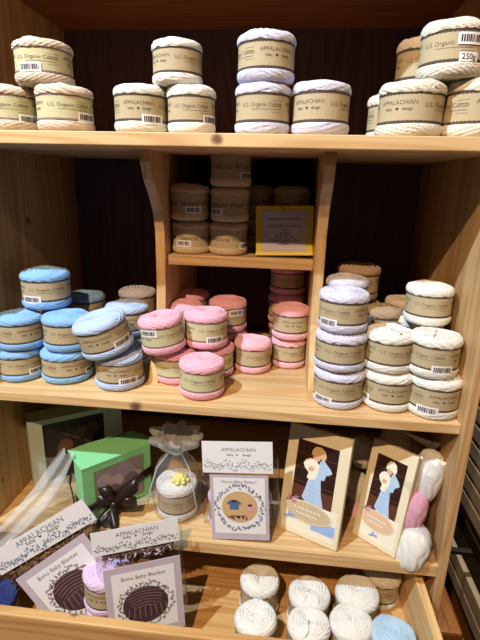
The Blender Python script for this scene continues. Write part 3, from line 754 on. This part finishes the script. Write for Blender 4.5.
# --- hat to baby pattern kit
def kit_planes(): pass
Yk = .028
P0 = Vector((0, .0, ZB)); lean = Vector((0, -1, .12)).normalized()
q = lambda x, y: hit(x, y, P0+Vector((0, .012, 0)), lean)
mt, w, h = frame_from(q(202, 440.5), q(272.5, 441.6), q(204, 538))
mt.translation.z = ZB+.001
kit = empty('yarn_kit', 'bagged kit with hat to baby pattern card and printed header on the lowest shelf', 'yarn kit', mtx=mt)
header_card(kit, w, h*.69, h, .006)
bm = bmesh.new(); x0, x1 = w*.09, w*.93; slab(bm, x0, x1, 0, h*.665, .001, .0025, 0)
rect(bm, x0+w*.05, x1-w*.05, h*.065, h*.635, .0029, 1)
add_text(bm, 'Hat-to-Baby Pattern', w*.062, lambda x, y: (w*.51+x, h*.595+y, .0033), 2)
add_poly(bm, ellipse(w*.51, h*.34, w*.26, h*.16, .0033), 3); wreath(bm, w*.51, h*.33, w*.31, h*.205, .0036, 2)
def jumper(bm, cx, cy_, s, z, mi):
    pts = [(-.5, -.5), (.5, -.5), (.5, .15), (.62, .05), (.85, .2), (.5, .55), (.2, .6), (0, .5), (-.2, .6), (-.5, .55), (-.85, .2), (-.62, .05), (-.5, .15)]
    add_poly(bm, [(cx+a*s, cy_+b*s, z) for a, b in pts], mi)
jumper(bm, w*.43, h*.36, w*.13, .0040, 4); jumper(bm, w*.66, h*.33, w*.10, .0040, 5)
add_poly(bm, ellipse(w*.43, h*.36+w*.065, w*.045, w*.022, .0044, 16), 6); add_poly(bm, ellipse(w*.66, h*.33+w*.05, w*.035, w*.018, .0044, 16), 6)
sprigs(bm, [(w*(.36+.03*k), h*(.235+.008*(k % 2))) for k in range(9)], w*.04, .0046, 6, 8)
bm_to('pattern_card', bm, [M_greycard, M_paper, M_slate, M_sand, M_dblue, M_rose, M_plum], kit)
bm = bag_mesh(w*1.18, h*.74, .085, -.045, 7); o = bm_to('clear_bag', bm, M_clear, kit); o.location = (-w*.10, .001, 0)
c = at_y(207, 510, .055); make_ball(.032, .068, ZB+.002, .040, .072, 'lilac', 'swirl', 'pale pink yarn ball with band inside the kit on the lowest shelf, at its left', 'yarn inside the hat to baby kit', ('N', 0))
make_ball(.095, .058, ZB+.002, .0295, .085, 'lavender', 'swirl', 'grey lavender yarn ball inside the kit on the lowest shelf, at its right', 'yarn inside the hat to baby kit', ('A', 40), tilt=(0, 0))

# --- organza bag with white yarn and a yellow flower
bx, by = at_y(177, 518, .075).x, .082
og = empty('organza_bag', 'sheer white organza gift bag tied above a white yarn ball', 'gift bag', loc=(bx, by, ZB+.001))
def bag_lathe(levels, folds, amp, name, mat, seed=0):
    bm = bmesh.new(); n = 96; rings = []
    for z, r, k in levels:
        rings.append([bm.verts.new((r*(1+amp*k*math.sin(folds*a+seed+z*30)+amp*k*.6*math.sin((folds*1.7//1)*a+2))*math.cos(a), r*.92*(1+amp*k*math.sin(folds*a+seed+z*30))*math.sin(a), z+.10*amp*k*r*math.sin(5*a))) for a in [2*PI*i/n for i in range(n)]])
    for j in range(len(rings)-1):
        for i in range(n):
            f = bm.faces.new((rings[j][i], rings[j][(i+1) % n], rings[j+1][(i+1) % n], rings[j+1][i])); f.smooth = True
    return bm_to(name, bm, mat, og)
bag_lathe([(0, .046, .2), (.01, .0515, .2), (.05, .0535, .2), (.085, .051, .3), (.108, .045, .6), (.128, .035, 1), (.142, .022, 1.2), (.152, .013, 1.2)], 11, .05, 'sheer_body', M_gauze)
bag_lathe([(.150, .0125, 1), (.156, .018, 1.5), (.164, .031, 2.2), (.174, .044, 2.8), (.184, .049, 3.4), (.193, .046, 4)], 9, .055, 'gathered_top', M_gauze2, 1)
bm = bmesh.new(); tube(bm, [(.0155*math.cos(2*PI*i/24), .0155*math.sin(2*PI*i/24), .151) for i in range(25)], .0022, 6)
for s in (-1, 1): tube(bm, [(s*.014, -.012, .151), (s*.035, -.03, .125), (s*.045, -.043, .085), (s*.052, -.046, .045)], .0016, 5)
bm_to('ribbon_tie', bm, M_gauze2, og)
make_ball(bx, by, ZB+.003, .0435, .082, 'white', 'swirl', 'white yarn ball inside the sheer organza bag', 'yarn inside the organza bag', ('A', 60))
# crocheted flower
fl = empty('crochet_flower', 'small yellow crocheted flower on the white yarn in the organza bag', 'flower', loc=(bx+.010, by-.012, ZB+.088))
bm = bmesh.new()
for L_, (R_, n_, zz) in enumerate(((.014, 7, .003), (.009, 6, .008), (.004, 4, .012))):
    for k in range(n_):
        a = 2*PI*k/n_+L_*.4
        bmesh.ops.create_uvsphere(bm, u_segments=10, v_segments=7, radius=1, matrix=Matrix.Translation((R_*math.cos(a), R_*math.sin(a), zz)) @ Matrix.Rotation(a, 4, 'Z') @ Matrix.Diagonal((.0062, .0055, .0045, 1)))
bm_to('petals', bm, yarn_mat('yarn_yellow', (.96, .92, .52), scale=200), fl, smooth=True)

# --- green house-shaped gift box with brown ribbon
GZ = ZB+.128
plan = [at_z(81.5, 470, GZ), at_z(149.8, 444, GZ), at_z(150, 438, GZ), at_z(132, 431, GZ), at_z(89, 443, GZ), at_z(73.5, 459.5, GZ)]
gc = sum(plan, Vector())/6
gb = empty('gift_box', 'bright green gift box with photo window and brown satin ribbon', 'gift box', loc=(gc.x, gc.y, ZB+.0005))
lp = [(p.x-gc.x, p.y-gc.y) for p in plan]; H_ = .128
M_green = plain('green_card', (.54, .84, .60), .5, .3, vary=.02)
M_greend = plain('green_card_edge', (.45, .62, .36), .5, .3, vary=.02)
def prism(bm, pts, z0, z1, mi=0):
    lo = [bm.verts.new((x, y, z0)) for x, y in pts]; hi = [bm.verts.new((x, y, z1)) for x, y in pts]; n = len(pts)
    for i in range(n): bm.faces.new((lo[i], lo[(i+1) % n], hi[(i+1) % n], hi[i])).material_index = mi
    bm.faces.new(hi).material_index = mi; bm.faces.new(lo[::-1]).material_index = mi
bm = bmesh.new(); prism(bm, lp, 0, H_-.004); bmesh.ops.recalc_face_normals(bm, faces=bm.faces)
bm_to('box_body', bm, M_green, gb)
le = at_z(68, 450.6, GZ)-gc
lid = [lp[0], lp[1], lp[2], lp[3], lp[4], (le.x, le.y), lp[5]]
bm = bmesh.new(); prism(bm, [(x*1.012, y*1.012) for x, y in lid], H_-.0035, H_); bmesh.ops.recalc_face_normals(bm, faces=bm.faces)
lo_ = bm_to('box_lid', bm, M_green, gb)
p3, p4 = Vector((*lp[3], H_+.0006)), Vector((*lp[4], H_+.0006)); ctr = Vector((0, 0, H_+.0006))
a_ = p3.lerp(p4, .12).lerp(ctr, .12); b_ = p3.lerp(p4, .55).lerp(ctr, .12); dd = (ctr-p3).normalized()*.004
bm = bmesh.new(); add_poly(bm, [a_, b_, b_+dd, a_+dd]); bm_to('lid_slot', bm, M_inkd, gb)
# front face frame
F0, F1 = Vector((*lp[0], 0)), Vector((*lp[1], 0)); fu = (F1-F0).normalized(); fn_ = Vector((fu.y, -fu.x, 0)); fw = (F1-F0).length
def fpt(u, v, o): return F0+fu*(u*fw)+Vector((0, 0, v*H_))+fn_*o
bm = bmesh.new()
add_poly(bm, [fpt(.17, .12, .0012), fpt(.86, .12, .0012), fpt(.86, .86, .0012), fpt(.17, .86, .0012)], 0)
for (u0, u1, v0, v1) in ((.15, .17, .10, .88), (.86, .88, .10, .88), (.15, .88, .10, .12), (.15, .88, .86, .88)):
    add_poly(bm, [fpt(u0, v0, .0014), fpt(u1, v0, .0014), fpt(u1, v1, .0014), fpt(u0, v1, .0014)], 2)
rnd = random.Random(3)
for k in range(7):
    cu_, cv = rnd.uniform(.28, .76), rnd.uniform(.3, .72)
    add_poly(bm, [fpt(cu_+.09*math.cos(t)*1.2, cv+.12*math.sin(t), .0016+.0001*k) for t in [2*PI*i/14 for i in range(14)]], 1 if k % 2 else 3)
bm_to('photo_window', bm, [plain('print_grey_lilac', (.56, .50, .54), .3, .4, vary=.25, scale=60), plain('print_lilac2', (.68, .62, .64), .3, .4), M_greend, plain('print_lilac3', (.42, .36, .38), .3, .4)], gb)
M_rib = plain('brown_satin', (.16, .11, .10), .35, .5, vary=.25, scale=30)
def ribbon(bm, pts, wid, up):
    up = Vector(up); vs = []
    for i, p in enumerate(pts):
        wv = up*(wid/2*(1 if not callable(wid) else 1)); vs.append((bm.verts.new(Vector(p)-wv), bm.verts.new(Vector(p)+wv)))
    for i in range(len(vs)-1):
        f = bm.faces.new((vs[i][0], vs[i+1][0], vs[i+1][1], vs[i][1])); f.smooth = True
def solid(o, t):
    m = o.modifiers.new('thickness', 'SOLIDIFY'); m.thickness = t; m.offset = 0; return o
bm = bmesh.new()
L5, L0, L1 = Vector((*lp[5], 0)), Vector((*lp[0], 0)), Vector((*lp[1], 0))
ribbon(bm, [fpt(-.02, .24, .004), fpt(.2, .27, .004), fpt(.5, .33, .005), fpt(.8, .44, .004), fpt(1.01, .50, .003), fpt(1.03, .5, -.02)], .020, (0, 0, 1))
for k_, (a, b, c_) in enumerate(((-.01, .02, .60), (-.01, .30, .9))):
    pass
ln = (L5-L0).normalized(); lnn = Vector((-ln.y, ln.x, 0)); 
if lnn.dot(L0+L5) < 0: lnn = -lnn
ribbon(bm, [L0+Vector((0, 0, .024))+lnn*.003, L0.lerp(L5, .5)+Vector((0, 0, .03))+lnn*.004, L5+Vector((0, 0, .034))+lnn*.003], .020, (0, 0, 1))
ribbon(bm, [L5+lnn*.004+Vector((-.004, .004, .095)), L5+lnn*.008+Vector((-.006, .002, .07)), L5+lnn*.006+Vector((-.002, 0, .04)), L5+lnn*.006+Vector((.0, 0, .012))], .013, tuple(ln))
solid(bm_to('ribbon_band', bm, M_rib, gb), .0012)
# bow and tails in front of the box
bc = fpt(.36, .22, .018)
def loop_pts(c, dx, dz, n=14, dy=-.012):
    return [c+Vector((dx*(1-math.cos(t))/2, dy*math.sin(t)*1.0, dz*(1-math.cos(t))/2+.012*math.sin(t)*(1 if dz >= 0 else 1))) for t in [2*PI*i/n for i in range(n+1)]]
bm = bmesh.new()
for dx, dz, wv in ((.056, .058, (.0, .3, .9)), (-.046, .006, (.1, .2, .97)), (.050, .012, (-.2, .2, .9)), (-.020, .042, (.8, .2, .2))):
    ribbon(bm, loop_pts(bc, dx, dz), .023, Vector(wv).normalized())
for k, (dx, dz) in enumerate(((-.030, -.112), (-.014, -.076), (.004, -.070), (-.040, -.060), (.018, -.055), (-.006, -.082))):
    pts = [bc+Vector((dx*u+.004*math.sin(u*6+k), -.004-.030*min(1, u*1.6)-.012*u, dz*u*u*.6+dz*.4*u)) for u in [i/8 for i in range(9)]]
    ribbon(bm, pts, .013, Vector((.95, .2*(-1)**k, .15)).normalized())
bmesh.ops.create_uvsphere(bm, u_segments=14, v_segments=10, radius=.010, matrix=Matrix.Translation(bc))
solid(bm_to('ribbon_bow', bm, M_rib, gb, smooth=True), .0012)

# --- pale grey gift box with a photo window, back left
FL = at_y(27, 424, .10); zt_ = FL.z; FR = at_z(121, 404, zt_); bh = zt_-ZB
u = (FR-FL); w = u.length; u.normalize(); nb = Vector((u.y, -u.x, 0))
mt = Matrix(((u.x, 0, nb.x, FL.x), (u.y, 0, nb.y, FL.y), (0, 1, 0, ZB+.0005), (0, 0, 0, 1)))
BD = .055
fr = empty('photo_box', 'pale grey box with dark photo window behind the green gift box', 'box', mtx=mt)
M_frame = plain('pale_grey_frame', (.70, .74, .68), .5, .3, vary=.03)
h = bh; x0, x1, y0, y1 = w*.14, w*.80, h*.08, h*.93
bm = bmesh.new()
for d in ((0, x0, 0, h), (x1, w, 0, h), (x0, x1, 0, y0), (x0, x1, y1, h)): slab(bm, d[0], d[1], d[2], d[3], -.010, 0)
bm_to('frame', bm, M_frame, fr)
box_obj('box_body', (0, w, 0, h, -BD, -.010), M_frame, fr, bev=.001)
bm = bmesh.new(); slab(bm, x0, x1, y0, y1, -.0098, -.008, 0)
for (cx, cy_, rx, ry, ro, mi) in ((.35, .55, .14, .14, .5, 1), (.45, .75, .18, .08, -.2, 2), (.62, .72, .20, .12, .3, 1), (.80, .76, .14, .12, -.1, 2), (.28, .50, .12, .10, 0, 2), (.55, .56, .12, .10, .3, 0), (.72, .6, .10, .14, .2, 2)):
    add_poly(bm, ellipse(x0+(x1-x0)*cx, y0+(y1-y0)*cy_, (x1-x0)*rx*.8, (y1-y0)*ry*.8, -.0078+.0003*cx, 18, ro), mi)
bm_to('photo_print', bm, [plain('print_black_brown', (.16, .12, .12), .4, .4, vary=.4, scale=20), plain('print_brown_skin', (.42, .30, .26), .4, .3, vary=.3, scale=30), plain('print_brown2', (.32, .23, .20), .4, .3, vary=.3, scale=40)], fr)

# --- sheer ribbon-like sleeve draped in front of the frame
bm = bmesh.new(); rows = []
c0 = [at_y(68, 452, .055), at_y(57, 472, .045), at_y(44, 493, .022), at_y(29, 512, -.005), at_y(14, 530, -.03), at_y(-6, 549, -.045), at_y(-20, 562, -.05)]
wd = [.030, .040, .046, .050, .050, .052, .052]
n = 30
for i in range(n+1):
    f = i/n*(len(c0)-1); k = min(int(f), len(c0)-2); u = f-k; p = c0[k].lerp(c0[k+1], u); ww = wd[k]+(wd[k+1]-wd[k])*u
    row = []
    for j in range(13):
        s = j/12-.5
        row.append(bm.verts.new(p+Vector((s*ww*1.0, .006*math.sin(j*.9+i*.15), -s*ww*.35+.0015*math.sin(j*.7+i*.3)))))
    rows.append(row)
for i in range(n):
    for j in range(12):
        bm.faces.new((rows[i][j], rows[i][j+1], rows[i+1][j+1], rows[i+1][j])).smooth = True
tag(bm_to('sheer_ribbon', bm, film('sheer_ribbon_film', body=.5, gloss=.06, rough=.3, scale=20)), 'wide sheer white ribbon trailing down in front of the grey frame', 'ribbon')
bm = bmesh.new(); rows = []
pa, pb, pc, pd = at_y(32, 456, .068), at_y(66, 458, .066), at_y(70, 496, .060), at_y(44, 498, .064)
for i in range(13):
    row = []
    for j in range(13):
        u, v = i/12, j/12; p = pa.lerp(pb, u).lerp(pd.lerp(pc, u), v); row.append(bm.verts.new(p+Vector((0, .003*math.sin(u*9+v*7), 0))))
    rows.append(row)
for i in range(12):
    for j in range(12): bm.faces.new((rows[i][j], rows[i][j+1], rows[i+1][j+1], rows[i+1][j])).smooth = True
tag(bm_to('plastic_sleeve', bm, film('sleeve_film', body=.12, gloss=.08)), 'clear plastic sleeve corner leaning on the grey frame left of the green box', 'plastic sleeve')

# --- boho blanket kits standing in the drawer
def kit_at(pts, P0, nrm, label, gr):
    q = lambda x, y: hit(x, y, P0, nrm); mt, w, h = frame_from(q(*pts[0]), q(*pts[1]), q(*pts[2]))
    return empty('yarn_kit', label, 'yarn kit', gr, mtx=mt), mt, w, h
def boho_card(parent, w, h, z, x0=0, y0=0, circ=(.5, .40, .36, .33)):
    bm = bmesh.new(); slab(bm, x0, x0+w, y0, y0+h, z-.0015, z, 0); m = w*.09
    rect(bm, x0+m, x0+w-m, y0+m, y0+h-m, z+.0004, 1)
    add_text(bm, 'Boho Baby Blanket', w*.076, lambda x, y: (x0+w*.5+x, y0+h*.83+y, z+.0008), 2)
    cx, cy_ = x0+w*circ[0], y0+h*circ[1]
    wreath(bm, cx, cy_, w*circ[2], w*circ[3], z+.0008, 2, 90, 5)
    add_poly(bm, ellipse(cx, cy_, w*circ[2]*.93, w*circ[3]*.93, z+.0012, 40), 3)
    for k in range(7):
        a = .9+k*.14; rr_ = w*.30*(1-k*.07)
        pts = []
        for i in range(13):
            t = -1+2*i/12; pts.append((cx+rr_*t*.92, cy_+w*(.20-k*.042)+w*.05*math.cos(t*1.5)))
        add_poly(bm, [(x, y, z+.0014) for x, y in pts]+[(x, y-w*.012, z+.0014) for x, y in pts[::-1]], 4)
    for k in range(16):
        t = -1+2*k/15; x = cx+t*w*.25
        add_poly(bm, [(x, cy_-w*.02, z+.0016), (x+w*.012, cy_-w*.02, z+.0016), (x+w*.012+t*w*.03, cy_-w*.20*(1-.3*t*t), z+.0016), (x+t*w*.03, cy_-w*.20*(1-.3*t*t), z+.0016)], 4 if k % 2 else 3)
    return bm_to('pattern_card', bm, [M_greycard, M_paper, M_greyink, M_plum, M_plum2], parent)
def fluffy(name, bm_pts, rad, cols, parent, seed, n=260):
    """tangle of short loops of multi-coloured yarn along a line"""
    rnd = random.Random(seed); bm = bmesh.new(); a, b = bm_pts
    tube(bm, [a.lerp(b, i/10) for i in range(11)], rad*.8, 10, 0)
    for k in range(n):
        u = rnd.random(); c = a.lerp(b, u); th = rnd.uniform(0, 2*PI)
        ax = (b-a).normalized(); s = Vector((0, 0, 1)); p1 = ax.cross(s).normalized(); p2 = ax.cross(p1)
        o = c+(p1*math.cos(th)+p2*math.sin(th))*rad*.8
        d = Vector((rnd.uniform(-1, 1), rnd.uniform(-1, 1), rnd.uniform(-1, 1)))*rad*.5
        e = (o-c).normalized()*rad*.35
        tube(bm, [o-d, o-d*.4+e, o+d*.4+e, o+d], rad*.085, 4, rnd.randrange(len(cols)))
    return bm_to(name, bm, cols, parent)
M_y = [plain('fluff_dark', (.16, .12, .11)), plain('fluff_brown', (.42, .30, .18)), plain('fluff_gold', (.60, .47, .28)), plain('fluff_grey', (.55, .50, .48))]
GK = 'baby blanket kits standing in the drawer'
# front right kit
P0 = Vector((-.10, -.095, DFL)); nK = Vector((.37, -1, .15)).normalized()
k3, mt, w, h = kit_at([(90, 534), (177.5, 517.5), (93, 640)], P0, nK, 'upright boho baby blanket kit with lilac yarn behind its card in the drawer', GK)
inv = mt.inverted()
hh = w*.30
header_card(k3, w, h-hh, h, 0)
Pc = P0+nK*.010; mtc, wc, hc = frame_from(hit(104, 571, Pc, nK), hit(181, 556, Pc, nK), hit(106, 645, Pc, nK))
cc = inv @ mtc.translation
boho_card(k3, wc, wc*1.08, .010, cc.x, (inv @ hit(104, 571, Pc, nK)).y-wc*1.08, circ=(.5, .44, .32, .29))
bm = bag_mesh(w*1.06, h-hh*.6, .075, -.034, 9); o = bm_to('clear_bag', bm, M_clear, k3); o.location = (w*.0, 0, 0)
o = fluffy('mixed_yarn', (Vector((w*.10, h-hh-.010, -.018)), Vector((w*.93, h-hh-.014, -.018))), .013, [M_y[3], M_y[0], M_y[3], YC['lilac']], k3, 5, 220); o['label'] = 'grey brown mixed yarn'
c = at_y(108, 590, -.05)
make_ball(c.x, -.050, DFL+.001, .043, .060, 'lilac', 'swirl', 'lilac yarn ball standing lowest in the front blanket kit', 'lilac yarn in the front blanket kit', ('A', -30))
make_ball(c.x, -.050, DFL+.062, .045, .085, 'lilac', 'swirl', 'lilac yarn ball standing upper in the front blanket kit', 'lilac yarn in the front blanket kit', ('A', -30))
# slanting card kit, middle
P0 = Vector((-.25, -.085, DFL)); nK = Vector((.2, -1, .20)).normalized()
k2, mt, w, h = kit_at([(15.5, 580), (83.5, 533), (50, 640)], P0, nK, 'slanting boho baby blanket kit between the other two in the drawer', GK)
boho_card(k2, w, h*1.06, .0, 0, -h*.06, circ=(.50, .42, .31, .28))
bm = bag_mesh(w*1.25, h*1.12, .045, -.024, 13); o = bm_to('clear_bag', bm, M_clear, k2); o.location = (-w*.02, -h*.06, 0)
# rear left kit with header
P0 = Vector((-.30, -.050, DFL)); nK = Vector((.15, -1, .12)).normalized()
k1, mt, w, h = kit_at([(-14, 556), (82, 499), (10, 596)], P0, nK, 'slanting kit with printed header and navy yarn at the left of the drawer', GK)
header_card(k1, w, h*.48, h, .001)
o = fluffy('mixed_yarn', (Vector((w*.06, h*.30, -.006)), Vector((w*.92, h*.30, -.006))), .013, [M_y[1], M_y[0], M_y[2]], k1, 8, 240); o['label'] = 'brown and gold mixed yarn'
bm = bag_mesh(w*1.0, h*.9, .05, -.026, 17); o = bm_to('clear_bag', bm, M_clear, k1); o.location = (0, -h*.35, 0)
c = at_y(2, 590, -.075)
make_ball(c.x-.012, -.088, DFL+.001, .045, .085, 'navy', 'swirl', 'navy yarn ball with paper band at the left end of the drawer', 'navy yarn in the drawer', ('N', 40))

# ------------------------------------------------------------------ lights, world, camera
def spot(name, loc, target, power, color, rad, ang):
    l = bpy.data.lights.new(name, 'SPOT'); l.energy = power; l.color = color; l.shadow_soft_size = rad; l.spot_size = math.radians(ang); l.spot_blend = .4
    o = bpy.data.objects.new(name, l); C.objects.link(o); o.location = loc
    o.rotation_euler = (Vector(target)-Vector(loc)).to_track_quat('-Z', 'Y').to_euler(); return o
spot('ceiling_spot_cool', (-.80, -.85, ZO+1.38), (.05, .1, ZO-.42), 205, (.62, .83, 1.0), .018, 88)
spot('ceiling_spot_warm', (-.35, -1.67, ZO+1.40), (.40, .1, ZO-.35), 195, (1.0, .65, .36), .018, 50)
spot('added_wall_fill', (.60, .80, ZO+1.2), (.80, .50, ZO-1.0), 230, (1.0, .88, .72), .03, 60)  # added lamp without a known source, brightens the slatted panels
W = bpy.data.worlds.new('World'); bpy.context.scene.world = W; W.use_nodes = True
W.node_tree.nodes['Background'].inputs[0].default_value = (.95, .88, .82, 1); W.node_tree.nodes['Background'].inputs[1].default_value = .045

cam = bpy.data.cameras.new('Camera'); co = bpy.data.objects.new('Camera', cam); C.objects.link(co)
cam.sensor_fit = 'VERTICAL'; cam.sensor_height = 36; cam.sensor_width = 27; cam.lens = FPX*36/640; cam.clip_start = .02
co.matrix_world = Matrix(((Rt.x, Up.x, -Fw.x, CAM.x), (Rt.y, Up.y, -Fw.y, CAM.y), (Rt.z, Up.z, -Fw.z, CAM.z), (0, 0, 0, 1)))
sc = bpy.context.scene; sc.camera = co
sc.view_settings.view_transform = 'Standard'; sc.view_settings.look = 'None'; sc.view_settings.gamma = 1; sc.view_settings.use_curve_mapping = False
sc.view_settings.exposure = .15
sc.cycles.max_bounces = 8; sc.cycles.transparent_max_bounces = 24
